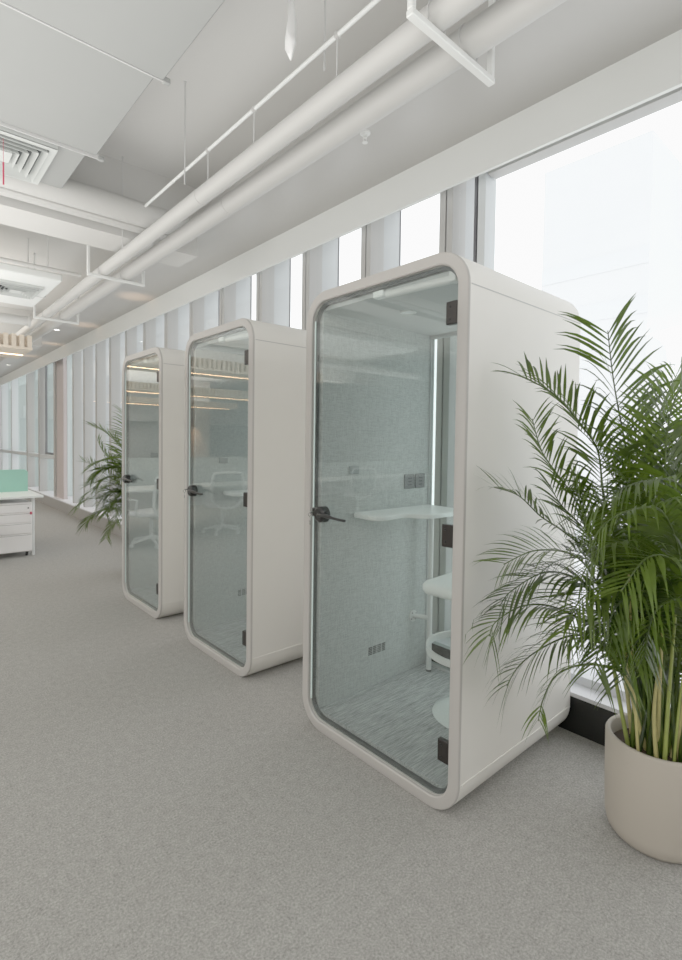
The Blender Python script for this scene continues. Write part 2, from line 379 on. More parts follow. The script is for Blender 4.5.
# ------------------------------------------------------------------ booths
def build_booth(y0, W, label, hw, x0=1.646, D=.975, H=2.25):
    root = thing('phone_booth', (x0, y0, 0), label, 'phone booth', 'white office phone booths')
    r = .15; t = .05; ch = .007
    def prof(e):  # outer profile with two shallow seams at the top and bottom of the flat sides
        P = rrect(e, W-e, e, H-e, r, 10); 
        return P
    def ring(P, x): return [(x, p[0], p[1]) for p in P]
    inner = lambda e: rrect(t+e, W-t-e, t+e, H-t-e, r-t+.0, 10)
    sh = MB()
    sh.loft([ring(inner(0), .014), ring(inner(-.02), .014), ring(prof(.02), .014), ring(prof(0), .014),
             ring(prof(0), D-.01), ring(prof(.01), D), ring(inner(-.01), D), ring(inner(0), D-.01)], close=True)
    sh.build('shell', 'shell', root, 28)
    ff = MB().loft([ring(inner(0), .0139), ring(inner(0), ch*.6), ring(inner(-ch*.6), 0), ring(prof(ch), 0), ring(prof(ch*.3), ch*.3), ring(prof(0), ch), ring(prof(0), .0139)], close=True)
    tag(ff.build('front_frame', 'lip', root, 28), 'front frame with its shade put into the colour', None)
    for yy in (-.0012, W-.0008):
        MB().box(.02, D-.015, yy, yy+.002, H-r-.001, H-r+.003).build('seam', 'frame', root, 0)
        MB().box(.02, D-.015, yy-.002*(yy < .1), yy+.002+.002*(yy > .1), r-.004, r+.004).build('seam_strip', 'shell', root, 0)
    # door: glass leaf with dark gasket
    a = t+.003
    dl = MB(); G = rrect(a, W-a, a, H-a, r-t, 10)
    dl.loft([ring(G, .014), ring(G, .024)], cap=True)
    door = dl.build('door', 'doorglass', root, 20)
    g1 = rrect(t+.0, W-t-.0, t+.0, H-t-.0, r-t, 10); g2 = rrect(t+.011, W-t-.011, t+.013, H-t-.013, r-t-.008, 10)
    MB().loft([ring(g1, .026), ring(g2, .026), ring(g2, .045), ring(g1, .045)], close=True).build('gasket', 'gasket', root, 20)
    MB().box(.010, .0135, W-t-.020, W-t-.013, .14, H-.14).build('edge_glow_strip', 'edge', door, 0)
    # lock + lever
    hy, hz = W-.160, 1.125
    lk = MB().lathe([(0, -.035), (.030, -.035), (.040, -.026), (.042, .0), (.042, .012), (0, .012)], 24, (0, hy, hz), 'x')
    lk.lathe([(0, -.012), (.018, -.012), (.023, 0), (.023, .012)], 16, (.0, hy+.05, hz+.008), 'x')
    lk.bbox(-.006, .012, hy-.02, hy+.085, hz-.02, hz+.026, .004)
    handle = lk.build('handle', 'black', door, 40)
    MB().tube(arcs([(-.025, hy, hz), (-.044, hy-.02, hz), (-.046, hy-.06, hz+.004), (-.04, hy-.135, hz-.004), (-.032, hy-.20, hz-.007)], 5), [.012]*6+[.009]*8+[.007]*7, 10).build('lever', 'black', door, 40)
    ky = hy+.05
    kb = MB().tube([(-.012, ky, hz+.008), (-.045, ky, hz+.006)], .004, 8)
    kb.lathe([(.007, 0), (.011, .0015), (.007, .003)], 14, (-.045, ky, hz-.004), 'y')
    kb.tube([(-.045, ky, hz-.012), (-.046, ky, hz-.05)], .0025, 6); kb.box(-.047, -.044, ky-.006, ky+.006, hz-.055, hz-.034)
    kb.build('key', 'chrome', door, 40)
    # hinges on the near jamb
    for hz_ in (2.003, 1.125, .255):
        hb = MB().bbox(.006, .030, t+.004, t+.058, hz_-.045, hz_+.045, .003).bbox(.008, .04, t-.004, t+.012, hz_-.043, hz_+.043, .003)
        hg = hb.build('hinge', 'bronze', root, 0)
        for dz in (-.025, .025):
            MB().lathe([(0, -.002), (.005, -.002), (.005, .002)], 10, (.005, t+.04, hz_+dz), 'x').build('screw', 'black', hg, 40)
    # closer tube behind the glass head
    cl = MB().tube([(.06, .115, 2.152), (.06, W-.52, 2.165)], .017, 14)
    cl.bbox(.035, .08, .085, .12, 2.135, 2.18, .004)
    c_ = cl.build('door_closer', 'whitemetal', root, 40)
    MB().bbox(.03, .07, W-.525, W-.46, 2.152, 2.182, .004).build('closer_block', 'desk', c_, 0)
    # linings
    il = .012
    yi0, yi1 = t+.034, W-t-.034
    zc = 2.165
    MB().box(.05, D-.03, yi0-.03, yi0, t, zc+.02).build('lining', 'felt', root, 0)
    MB().box(.05, D-.03, yi1, yi1+.03, t, zc+.02).build('lining', 'felt', root, 0)
    cp = MB().box(.05, D-.03, yi0, yi1, zc, zc+.02).build('ceiling_panel', 'podceil', root, 0)
    dn = MB().lathe([(.042, zc+.0), (.042, zc-.003), (.036, zc-.005), (.032, zc-.002)], 28, (.37, W*.62, 0)).build('downlight_ring', 'whitemetal', cp, 40)
    MB().lathe([(0, zc-.002), (.033, zc-.002)], 24, (.37, W*.62, 0)).build('downlight_lens', 'desk', cp, 40)
    MB().box(.05, D-.03, yi0, yi1, t-.006, t+.027).build('carpet', 'podcarpet', root, 0)
    # back glazing with frame
    bf = MB()
    y_a, y_b = yi0, yi1
    bf.box(D-.05, D-.015, y_a, y_b, 2.148, zc).box(D-.05, D-.015, y_a, y_a+.05, t, 2.148).box(D-.05, D-.015, y_b-.006, y_b, t, 2.148).box(D-.05, D-.015, y_a, y_b, t, t+.04)
    bf.build('back_frame', 'podceil', root, 0)
    MB().box(D-.036, D-.028, y_a+.05, y_b-.006, t+.04, 2.148).build('back_glass', 'backglass', root, 0)
    # corner worktop
    s = yi1
    poly = [(D-.055, s), (.285, s), (.268, s-.02), (.262, s-.15), (.272, s-.185), (.30, s-.203), (.36, s-.207), (.47, s-.198), (.505, s-.213), (.525, s-.25), (.545, s-.293), (.58, s-.312), (.68, s-.320), (D-.07, s-.32), (D-.055, s-.305)]
    MB().prism(poly, 1.076, 1.102, .005).build('worktop', 'desk', root, 40)
    lg = MB().tube([(.855, s-.09, t+.037), (.855, s-.09, 1.076)], .016, 14)
    leg = lg.build('worktop_leg', 'whitemetal', root, 40)
    MB().lathe([(0, 0), (.017, 0), (.017, .012), (0, .012)], 14, (.855, s-.09, t+.027)).build('foot', 'gasket', leg, 40)
    br = MB().tube([(.80, s-.002, .412), (.855, s-.09, .41)], .014, 12)
    br.lathe([(0, 0), (.036, 0), (.036, -.007), (.014, -.010)], 20, (.80, s, .412), 'y')
    bro = br.build('wall_bracket', 'whitemetal', root, 40)
    for a_ in range(4):
        MB().lathe([(0, -.011), (.004, -.011), (.004, -.006)], 8, (.80+.026*cos(a_*pi/2+.6), s, .412+.026*sin(a_*pi/2+.6)), 'y').build('screw', 'gasket', bro, 0)
    # electrics and vent on the far lining
    for xa in (.695, .795):
        sp = MB().bbox(xa, xa+.092, s-.008, s, 1.212, 1.300, .003).build('socket_plate', 'socket', root, 0)
        q = MB()
        for zz in (1.235, 1.255, 1.275): q.box(xa+.03, xa+.062, s-.0095, s-.0079, zz-.003, zz+.003)
        q.build('socket_slot', 'ventdark', sp, 0)
    MB().bbox(.24, .315, s-.006, s, 1.315, 1.36, .002).build('ghost_plate', 'paleplate', root, 0)  # pale plate added for a faint ghost mark, not a switch
    v = MB()
    for i in range(4):
        for j in range(5): 
            for q_ in (0, .010, .020): v.box(.415+i*.037+q_, .415+i*.037+q_+.006, s-.003, s-.0005, .262+j*.010, .262+j*.010+.0055)
    v.build('wall_vent', 'vent', root, 0)
    return root
Y1, W1 = 1.145, 1.002
build_booth(Y1, W1, 'nearest white phone booth, stool inside, beside the potted palm', 1)
build_booth(2.669, .945, 'middle white phone booth, between the nearest and the farthest booth', 2)
build_booth(4.041, .925, 'farthest white phone booth, beside the distant palm', 3)

# stool in the nearest booth
st = thing('stool', (2.26, 1.50, .077), 'white bar stool with round base and foot ring inside the nearest booth', 'stool')
MB().lathe([(0, 0), (.195, 0), (.2, .006), (.195, .014), (.15, .03), (.08, .05), (.035, .066), (.03, .075), (0, .075)], 56).build('base', 'stoolbase', st, 50)
MB().tube([(0, 0, .05), (0, 0, .64)], .026, 20).build('column', 'whitemetal', st, 40)
# seat: rounded square cushion, corner towards the door's lock side
seat = MB(); Ls = []
for z, k_ in ((.635, .80), (.642, .95), (.66, 1.0), (.682, 1.0), (.697, .95), (.702, .85), (.698, .4), (.696, .05)):
    a = .205*k_; L_ = []
    for cx_, cy_, a0 in ((1, 1, 0), (-1, 1, 90), (-1, -1, 180), (1, -1, 270)):
        rr = .06*k_
        for j in range(7):
            an = radians(a0+15*j); L_.append((cx_*(a-rr)+rr*cos(an), cy_*(a-rr)+rr*sin(an), z))
    Ls.append(L_)
seat.loft(Ls, cap=True); so = seat.build('seat', 'desk', st, 50); so.rotation_euler = (0, 0, radians(4))
fr_ = MB(); L2 = []
path = [(.225*cos(a), .225*sin(a)) for a in [2*pi*i/40 for i in range(40)]]
fr_.loft([[(x*1.0, y*1.0, .330) for x, y in path], [(x*1.06, y*1.06, .330) for x, y in path], [(x*1.06, y*1.06, .362) for x, y in path], [(x, y, .362) for x, y in path]], close=True)
for a in (-.4,): fr_.tube([(0, 0, .345), (.215*cos(a), .215*sin(a), .345)], .009, 8)
fr_.lathe([(.026, .32), (.034, .32), (.034, .37), (.026, .37)], 18)
fr_.build('foot_ring', 'whitemetal', st, 40)

# ------------------------------------------------------------------ palms
PX, PY = 2.196, .626
def frond_mesh(P, L, t0, seed):
    rnd = random.Random(seed); C = arcs(P, 8); n = len(C)
    # arc length
    S = [0.]
    for i in range(1, n): S.append(S[-1]+(C[i]-C[i-1]).length)
    T = S[-1]
    def at(s):
        for i in range(1, n):
            if S[i] >= s:
                k_ = (s-S[i-1])/max(S[i]-S[i-1], 1e-6); return C[i-1].lerp(C[i], k_), (C[i]-C[i-1]).normalized()
        return C[-1], (C[-1]-C[-2]).normalized()
    mb = MB()
    mb.tube(C, [.0075*(1-.85*(s/T))+.0008 for s in S], 6)
    sp = .0175+.125*max(0, L-.24)
    nl = max(10, int((T*(1-t0))/sp))
    zs = [c.z for c in C]; hang = min(1., max(0., (max(zs)-zs[-1]-.03)/.10))
    roll = rnd.uniform(-.35, .35)
    for i in range(nl):
        u = t0+(1-t0)*(i+.5)/nl
        p, t = at(u*T)
        sd = t.cross(Vector((0, 0, 1)))
        if sd.length < .25:  # near-vertical rachis: face the leaf blade to the room
            sd = sd*.3+Vector((.748, -.663, 0))*.7
        sd = (sd-t*sd.dot(t)).normalized(); nn = sd.cross(t).normalized()
        if nn.z < 0: nn = -nn
        sd = (sd*cos(roll)+nn*sin(roll)); nn = sd.cross(t).normalized()
        if nn.z < 0: nn = -nn
        w_ = (u-t0)/(1-t0)
        ln = L*(.95+.3*w_)*(1 if w_ < .4 else 1-.42*((w_-.4)/.6)**1.6)*rnd.uniform(.9, 1.08)
        ang = radians(58-18*w_+rnd.uniform(-5, 5))
        for s_ in (-1, 1):
            if rnd.random() < .02: continue
            d = t*cos(ang)+sd*s_*sin(ang)+nn*(rnd.uniform(.15, .5)*(1-hang)+rnd.uniform(-.05, .2)*hang)
            d.normalize()
            q = p.copy(); wd = (.0056+.0018*hang)*(ln/.22)**.8*rnd.uniform(.85, 1.15)
            K = 5; droop = (rnd.uniform(.15, .55)*(1-hang)+rnd.uniform(.4, .95)*hang)*ln; pts = []
            for j in range(K+1):
                f = j/K; pts.append(p+d*ln*f+Vector((0, 0, -droop*.55*f*f*f)))
            wv = t.cross(d).cross(d); wv = (t-d*t.dot(d))
            if wv.length < 1e-3: wv = nn.copy()
            wv.normalize(); wv = (wv*.9+nn*.35*s_).normalized()
            wid = [.25, .8, 1., .85, .5, .04]
            vs = []
            for j, c in enumerate(pts): vs += [c-wv*wd*wid[j], c+wv*wd*wid[j]]
            vs = [(min(v[0], .56), min(v[1], 1.136-PY), v[2]) for v in vs]
            mb.add(vs, [(2*j, 2*j+1, 2*j+3, 2*j+2) for j in range(K)])
    return mb
PX, PY = 2.196, .626
palm = thing('potted_palm', (PX, PY, 0), 'large green areca palm in a cream pot beside the nearest booth', 'potted plant', 'potted palms')
pot = MB().lathe([(0, .0), (.125, 0), (.150, .006), (.165, .024), (.173, .06), (.177, .2), (.178, .372), (.1745, .379), (.170, .382), (.162, .381), (.158, .375), (.155, .30), (.152, .2), (0, .2)], 72)
pot.build('pot', 'pot', palm, 50)
MB().lathe([(0, .335), (.06, .338), (.12, .33), (.1565, .325), (.1555, .30), (0, .30)], 36).build('soil', 'soil', palm, 50)
FRONDS = [
 ([(2.17, 0.64, 0.33), (2.17, 0.65, 0.91), (2.15, 0.71, 1.28), (2.12, 0.76, 1.56), (2.1, 0.79, 1.75), (2.06, 0.8, 1.93)], 0.30, 0.42),
 ([(2.16, 0.64, 0.33), (2.13, 0.68, 0.91), (2.08, 0.77, 1.17), (2.06, 0.8, 1.32), (2.05, 0.82, 1.47), (1.99, 0.86, 1.57), (1.89, 0.93, 1.69), (1.8, 0.99, 1.74)], 0.24, 0.36),
 ([(2.21, 0.63, 0.33), (2.13, 0.71, 0.82), (2.05, 0.8, 1.11), (1.99, 0.88, 1.29), (1.93, 0.92, 1.38), (1.88, 0.96, 1.47), (1.84, 0.98, 1.59)], 0.19, 0.36),
 ([(2.2, 0.65, 0.33), (2.1, 0.7, 0.75), (2.02, 0.79, 1.04), (1.92, 0.88, 1.16), (1.85, 0.94, 1.22), (1.77, 0.99, 1.3), (1.7, 1.05, 1.33)], 0.18, 0.36),
 ([(2.13, 0.69, 0.33), (2.11, 0.7, 0.75), (2.03, 0.78, 0.94), (1.95, 0.85, 1.07), (1.84, 0.95, 1.09), (1.73, 1.02, 1.04)], 0.19, 0.34),
 ([(2.18, 0.66, 0.33), (2.08, 0.68, 0.73), (2.0, 0.75, 0.87), (1.91, 0.81, 0.99), (1.82, 0.9, 1.02), (1.72, 0.98, 0.95), (1.69, 1.01, 0.89)], 0.19, 0.34),
 ([(2.16, 0.66, 0.33), (2.11, 0.67, 0.65), (1.98, 0.76, 0.8), (1.88, 0.84, 0.87), (1.81, 0.9, 0.9), (1.74, 0.96, 0.89), (1.68, 1.02, 0.83), (1.66, 1.03, 0.78)], 0.2, 0.28),
 ([(2.19, 0.65, 0.33), (2.14, 0.67, 0.6), (2.03, 0.77, 0.74), (1.95, 0.84, 0.77), (1.84, 0.9, 0.74), (1.76, 0.96, 0.67), (1.72, 0.99, 0.59)], 0.2, 0.28),
 ([(2.15, 0.69, 0.33), (2.19, 0.66, 0.55), (2.11, 0.77, 0.62), (2.05, 0.86, 0.62), (1.99, 0.93, 0.57), (1.95, 0.96, 0.48), (1.93, 0.97, 0.39)], 0.13, 0.5),
 ([(2.2, 0.6, 0.33), (2.19, 0.61, 0.91), (2.16, 0.61, 1.22), (2.12, 0.61, 1.48), (2.13, 0.59, 1.66), (2.13, 0.53, 1.74)], 0.28, 0.36),
 ([(2.29, 0.58, 0.33), (2.27, 0.59, 0.83), (2.32, 0.58, 1.13), (2.37, 0.56, 1.4), (2.42, 0.52, 1.53)], 0.28, 0.3),
 ([(2.26, 0.68, 0.33), (2.28, 0.66, 0.88), (2.31, 0.69, 1.19), (2.34, 0.72, 1.44), (2.39, 0.71, 1.64), (2.47, 0.68, 1.79)], 0.26, 0.4),
 ([(2.14, 0.52, 0.33), (2.16, 0.52, 0.8), (2.09, 0.49, 1.17), (1.97, 0.52, 1.36), (1.85, 0.58, 1.38), (1.72, 0.64, 1.34), (1.64, 0.68, 1.28)], 0.2, 0.42),
 ([(2.21, 0.59, 0.33), (2.15, 0.55, 0.79), (2.07, 0.54, 1.09), (1.96, 0.56, 1.26), (1.85, 0.6, 1.29), (1.72, 0.66, 1.24), (1.66, 0.69, 1.14)], 0.19, 0.45),
 ([(2.12, 0.6, 0.33), (2.13, 0.6, 0.78), (2.03, 0.62, 1.05), (1.93, 0.66, 1.15), (1.81, 0.71, 1.14), (1.74, 0.74, 1.04)], 0.19, 0.4),
 ([(2.17, 0.59, 0.33), (2.16, 0.52, 0.76), (2.04, 0.5, 1.0), (1.93, 0.53, 1.12), (1.82, 0.57, 1.13), (1.73, 0.61, 1.03)], 0.19, 0.4),
 ([(2.22, 0.7, 0.33), (2.19, 0.68, 0.93), (2.17, 0.74, 1.2), (2.14, 0.81, 1.4), (2.08, 0.86, 1.51), (2.02, 0.89, 1.56)], 0.2, 0.4),
 ([(2.28, 0.72, 0.33), (2.23, 0.66, 0.93), (2.24, 0.71, 1.24), (2.24, 0.74, 1.44), (2.23, 0.76, 1.6)], 0.24, 0.4),
 ([(2.24, 0.65, 0.33), (2.28, 0.62, 0.93), (2.35, 0.64, 1.28), (2.44, 0.64, 1.52), (2.53, 0.62, 1.7)], 0.26, 0.4),
 ([(2.14, 0.64, 0.33), (2.11, 0.64, 0.73), (2.02, 0.67, 0.93), (1.93, 0.72, 0.99), (1.82, 0.77, 0.95), (1.77, 0.8, 0.84)], 0.18, 0.35),
 ([(2.11, 0.63, 0.33), (2.12, 0.61, 0.71), (2.01, 0.61, 0.91), (1.92, 0.62, 1.0), (1.82, 0.66, 0.94), (1.77, 0.67, 0.81)], 0.17, 0.35),
 ([(2.16, 0.54, 0.33), (2.17, 0.54, 0.72), (2.09, 0.51, 0.89), (1.99, 0.52, 0.98), (1.88, 0.56, 0.94), (1.84, 0.57, 0.8)], 0.17, 0.35),
 ([(2.21, 0.67, 0.33), (2.17, 0.69, 0.74), (2.13, 0.77, 0.93), (2.06, 0.84, 1.04), (1.97, 0.92, 1.04), (1.89, 0.97, 0.98)], 0.18, 0.3),
 ([(2.16, 0.67, 0.33), (2.16, 0.69, 0.78), (2.1, 0.78, 1.01), (2.03, 0.85, 1.16), (1.95, 0.91, 1.26), (1.91, 0.94, 1.34)], 0.18, 0.3),
 ([(2.19, 0.69, 0.33), (2.17, 0.67, 0.75), (2.11, 0.74, 0.9), (2.04, 0.8, 1.05), (1.98, 0.83, 1.21), (1.95, 0.87, 1.36)], 0.2, 0.3),
 ([(2.21, 0.62, 0.33), (2.22, 0.67, 0.74), (2.21, 0.73, 0.96), (2.17, 0.79, 1.16), (2.14, 0.85, 1.27), (2.09, 0.9, 1.3)], 0.2, 0.35),
 ([(2.25, 0.66, 0.33), (2.29, 0.64, 0.69), (2.35, 0.68, 0.91), (2.39, 0.73, 1.06), (2.4, 0.81, 1.08), (2.37, 0.9, 1.0)], 0.2, 0.35),
 ([(2.28, 0.64, 0.33), (2.34, 0.6, 0.69), (2.44, 0.6, 0.87), (2.54, 0.59, 0.98), (2.64, 0.56, 1.0)], 0.22, 0.3),
 ([(2.19, 0.6, 0.33), (2.22, 0.6, 0.72), (2.25, 0.55, 0.95), (2.29, 0.49, 1.07), (2.32, 0.42, 1.08)], 0.22, 0.3),
 ([(2.16, 0.61, 0.33), (2.14, 0.6, 0.7), (2.11, 0.57, 0.94), (2.09, 0.52, 1.1), (2.08, 0.46, 1.14)], 0.22, 0.3),
 ([(2.22, 0.64, 0.33), (2.23, 0.66, 0.74), (2.27, 0.7, 0.92), (2.27, 0.73, 1.03), (2.32, 0.71, 1.13)], 0.2, 0.3),
 ([(2.1, 0.66, 0.33), (2.19, 0.63, 0.72), (2.17, 0.64, 0.83), (2.2, 0.63, 0.98), (2.22, 0.61, 1.11)], 0.2, 0.3),
 ([(2.15, 0.7, 0.33), (2.16, 0.69, 0.74), (2.14, 0.75, 0.89), (2.11, 0.8, 1.0), (2.06, 0.86, 1.06), (2.0, 0.91, 1.08)], 0.22, 0.3),
 ([(2.16, 0.67, 0.33), (2.14, 0.66, 0.72), (2.09, 0.72, 0.85), (2.02, 0.77, 0.93), (1.94, 0.83, 0.96), (1.88, 0.87, 0.92)], 0.22, 0.3),
 ([(2.17, 0.71, 0.33), (2.17, 0.67, 0.67), (2.13, 0.72, 0.78), (2.07, 0.78, 0.84), (2.0, 0.87, 0.83), (1.94, 0.92, 0.79)], 0.2, 0.3),
 ([(2.23, 0.68, 0.33), (2.25, 0.68, 0.73), (2.26, 0.72, 0.87), (2.25, 0.8, 1.02), (2.22, 0.87, 1.14), (2.2, 0.91, 1.2)], 0.24, 0.3),
 ([(2.15, 0.68, 0.33), (2.17, 0.64, 0.76), (2.18, 0.65, 1.02), (2.15, 0.68, 1.21), (2.11, 0.72, 1.32), (2.06, 0.76, 1.38)], 0.24, 0.35),
 ([(2.25, 0.61, 0.33), (2.23, 0.64, 0.74), (2.27, 0.64, 1.01), (2.28, 0.67, 1.24), (2.28, 0.71, 1.4), (2.27, 0.74, 1.49)], 0.26, 0.35),
 ([(2.23, 0.55, 0.33), (2.21, 0.61, 0.76), (2.25, 0.59, 1.02), (2.26, 0.58, 1.25), (2.25, 0.6, 1.44), (2.24, 0.62, 1.56)], 0.26, 0.35),
 ([(2.14, 0.59, 0.33), (2.12, 0.62, 0.7), (2.04, 0.63, 0.83), (1.95, 0.66, 0.87), (1.85, 0.7, 0.82), (1.82, 0.72, 0.72)], 0.17, 0.35),
 ([(2.13, 0.62, 0.33), (2.13, 0.61, 0.66), (2.08, 0.59, 0.79), (2.0, 0.61, 0.84), (1.92, 0.64, 0.78), (1.89, 0.65, 0.68)], 0.16, 0.35),
 ([(2.25, 0.65, 0.33), (2.32, 0.64, 0.68), (2.36, 0.72, 0.81), (2.36, 0.79, 0.83), (2.35, 0.89, 0.77), (2.34, 0.93, 0.65)], 0.2, 0.35),
 ([(2.18, 0.66, 0.33), (2.23, 0.67, 0.69), (2.23, 0.73, 0.82), (2.21, 0.79, 0.91), (2.17, 0.85, 0.94), (2.12, 0.9, 0.92)], 0.2, 0.3),
 ([(2.13, 0.55, 0.33), (2.16, 0.58, 0.74), (2.12, 0.56, 0.9), (2.05, 0.56, 1.01), (1.96, 0.58, 1.05), (1.89, 0.62, 1.02)], 0.19, 0.35),
]
for i, (P, L, t0) in enumerate(FRONDS):
    pts = [(x-PX, y-PY, z) for x, y, z in P]
    frond_mesh(pts, L, t0, 100+i).build('frond', 'leaf', palm, 60, fix=False)
rs = random.Random(5)
for i in range(34):
    a = rs.uniform(0, 2*pi); r = .125*sqrt(rs.uniform(.02, 1)); b = Vector((r*cos(a), r*sin(a), .325))
    lean = rs.uniform(.02, .14); h = rs.uniform(.5, .95)
    tp = b+Vector((cos(a)*lean, sin(a)*lean, h-.2)); md = b.lerp(tp, .5)+Vector((rs.uniform(-.015, .015), rs.uniform(-.015, .015), 0))
    r1 = rs.uniform(.0045, .009)
    MB().tube(arcs([b, md, tp], 6), [r1*(1-.4*j/12) for j in range(13)], 9).build('stem', 'stem' if i % 3 else 'stemg', palm, 60)
dup(palm, (2.13, 5.72, 0), 'distant dark palm showing past the farthest booth, in front of the windows', 'potted palms', rz=radians(6), sc=(1.0, 1.0, .93))

# ------------------------------------------------------------------ overhead: pipes, hangers, rods, ducts
def pipe_thing(x, z, r, label):
    t = thing('pipe', (x, 0, z), label, 'pipe', 'twin white ceiling pipes')
    mb = MB().tube([(0, -3.5, 0), (0, 20.8, 0)], r, 32)
    mb.build('pipe_run', 'pipe', t, 40)
    for yy in (-.7, 2.9, 6.5, 10.1):
        MB().tube([(0, yy-.012, 0), (0, yy+.012, 0)], r+.0018, 32).build('joint_band', 'pipe', t, 40)
    return t
pipe_thing(1.607, 2.958, .0565, 'white overhead pipe on the window side, resting on the brackets')
pipe_thing(1.421, 2.948, .0475, 'slimmer white overhead pipe on the room side, resting on the brackets')
def hanger(y, label):
    h = thing('pipe_hanger', (1.53, y, 2.9), label, 'bracket', 'pipe brackets')
    MB().bbox(-.25, .235, -.015, .015, -.024, -.001, .003).build('crossbar', 'whitemetal', h, 0)
    MB().bbox(-.25, -.228, -.012, .012, .0, SLAB-2.9, .003).build('post', 'whitemetal', h, 0)
    MB().bbox(.213, .235, -.012, .012, .0, SOF-2.9+.05, .003).build('post', 'whitemetal', h, 0)
    for cx_, r_ in ((.077, .0585), (-.109, .0495)):
        P = [(cx_+r_*cos(a), 0, (.058 if r_ > .055 else .048)+r_*sin(a)) for a in [radians(-20+220*j/20) for j in range(21)]]
        P = [(cx_+r_, 0, -.01)]+P+[(cx_-r_, 0, -.01)]
        MB().tube(P, .003, 6).build('u_bolt', 'rod', h, 40)
    return h
for y, s_ in ((1.14, 'white angle bracket carrying the pipes above the nearest booth'), (4.72, 'white angle bracket carrying the pipes, second from the camera'), (6.85, 'white angle bracket carrying the pipes, farthest one, near the wooden baffle'),):
    hanger(y, s_)
def rod(name, x, y, z0, z1, label, group='thin hanging rods', r=.004):
    o = MB().tube([(x, y, z0), (x, y, z1)], r, 8)
    o.lathe([(0, 0), (.009, 0), (.009, -.006), (0, -.006)], 10, (x, y, z1))
    return tag(o.build(name, 'rod', None, 40), label, 'rod', group)
rod('hanger_rod', 1.349, 2.966, 3.02, SLAB, 'thin grey rod fixed to the slab, ending free beside the duct edge')
rod('hanger_rod', 1.352, 4.06, 2.93, SLAB, 'thin grey rod dropping past the cross pipe in front of the beam')
rod('hanger_rod', 1.49, 1.83, 3.16, SLAB, 'thin grey rod beside the hanging plastic film, crossing the conduit')
rod('hanger_rod', 1.15, 5.5, 3.02, SLAB, 'thin grey rod holding the front corner of the smaller duct')
rod('hanger_rod', 1.15, 6.4, 3.02, SLAB, 'thin grey rod holding the back corner of the smaller duct')
rod('drop_rod', 1.42, 1.661, 2.99, 3.184, 'short drop rod between conduit and pipe, nearest to the first bracket', r=.003)
rod('drop_rod', 1.42, 2.307, 2.99, 3.184, 'short drop rod between conduit and pipe, middle of three', r=.003)
rod('drop_rod', 1.42, 2.809, 2.99, 3.184, 'short drop rod between conduit and pipe, closest to the cross pipe', r=.003)
cn = thing('conduit', (1.42, 0, 3.184), 'slim white conduit running above the room side pipe', 'conduit')
MB().tube([(0, -3, 0), (0, 3.87, 0)], .0095, 12).build('tube', 'fascia', cn, 40)
for yy in (1.661, 2.307, 2.809, 3.86): MB().bbox(-.0125, .0125, yy-.010, yy+.010, -.0125, .0125, .003).build('clip', 'rod' if yy > 3.8 else 'pipe', cn, 0)
# long box duct with flanged joints and a ceiling diffuser on its underside
d = thing('air_duct', (0, 0, 3.1), 'wide white wrapped air duct with flanged joints, largest overhead', 'air duct')
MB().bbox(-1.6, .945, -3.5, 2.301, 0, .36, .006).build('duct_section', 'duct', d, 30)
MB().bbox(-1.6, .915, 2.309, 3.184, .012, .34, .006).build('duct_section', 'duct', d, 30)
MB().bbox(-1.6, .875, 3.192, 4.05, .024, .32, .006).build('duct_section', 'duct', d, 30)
for y, x in ((2.305, .975), (3.188, .955), (.6, .97)):
    fl = MB().box(-1.63, x-.025, y-.003, y+.003, -.002, .365).build('flange', 'rod', d, 0); MB().bbox(x-.03, x, y-.012, y+.012, -.005, .02, .003).build('flange_end', 'duct', fl, 0)
def diffuser(x0, x1, y0, y1, z, label):
    t = thing('air_diffuser', ((x0+x1)/2, (y0+y1)/2, z), label, 'air vent', 'ceiling air diffusers')
    a, b = (x1-x0)/2, (y1-y0)/2
    def fr(k0, k1, z0, z1, mb):
        o = [(-a*k0, -b*k0, z0), (a*k0, -b*k0, z0), (a*k0, b*k0, z0), (-a*k0, b*k0, z0)]
        i = [(-a*k1, -b*k1, z1), (a*k1, -b*k1, z1), (a*k1, b*k1, z1), (-a*k1, b*k1, z1)]
        mb.loft([o, i, [(p[0], p[1], p[2]+.004) for p in i], [(p[0], p[1], p[2]+.004) for p in o]], close=True)
    m0 = MB(); fr(1., .86, -.03, -.03, m0); fr(1., .995, -.03, 0, m0); m0.build('frame', 'ventgrey', t, 0)
    for k_ in (.80, .64, .48, .32):
        m1 = MB(); fr(k_+.045, k_-.03, -.045, -.008, m1); m1.build('blade', 'ventgrey', t, 0)
    MB().box(-a*.25, a*.25, -b*.25, b*.25, -.04, -.03).build('centre_plate', 'ventgrey', t, 0)
    MB().box(-a*.97, a*.97, -b*.97, b*.97, -.006, -.0005).build('throat', 'ventdark', t, 0)
    return t
diffuser(.23, .73, 3.235, 3.76, 3.124, 'square louvred air diffuser under the large duct, close to the red tag')
cp_ = thing('cross_pipe', (0, 3.86, 3.13), 'fat white pipe crossing the ceiling in front of the beam', 'pipe')
MB().tube([(-5, 0, .02), (1.75, 0, .02)], .085, 28).build('pipe_run', 'pipe', cp_, 40)
MB().bbox(-5, 1.74, .06, .15, -.07, -.01, .012).build('side_tray', 'pipe', cp_, 30)
MB().tube([(1.75, 0, .02), (1.765, 0, .02)], .09, 28).build('end_cap', 'pipe', cp_, 40)
d2 = thing('air_duct', (0, 5.98, 2.95), 'smaller white air duct beyond the beam, carrying the far diffuser', 'air duct')
MB().bbox(-3, 1.24, -.62, .66, 0, .07, .01).build('duct_section', 'fascia', d2, 30)
MB().box(-3.03, 1.245, .1, .108, -.004, .075).build('flange', 'rod', d2, 0)
diffuser(.76, 1.14, 5.66, 6.12, 2.95, 'far louvred air diffuser under the smaller duct')
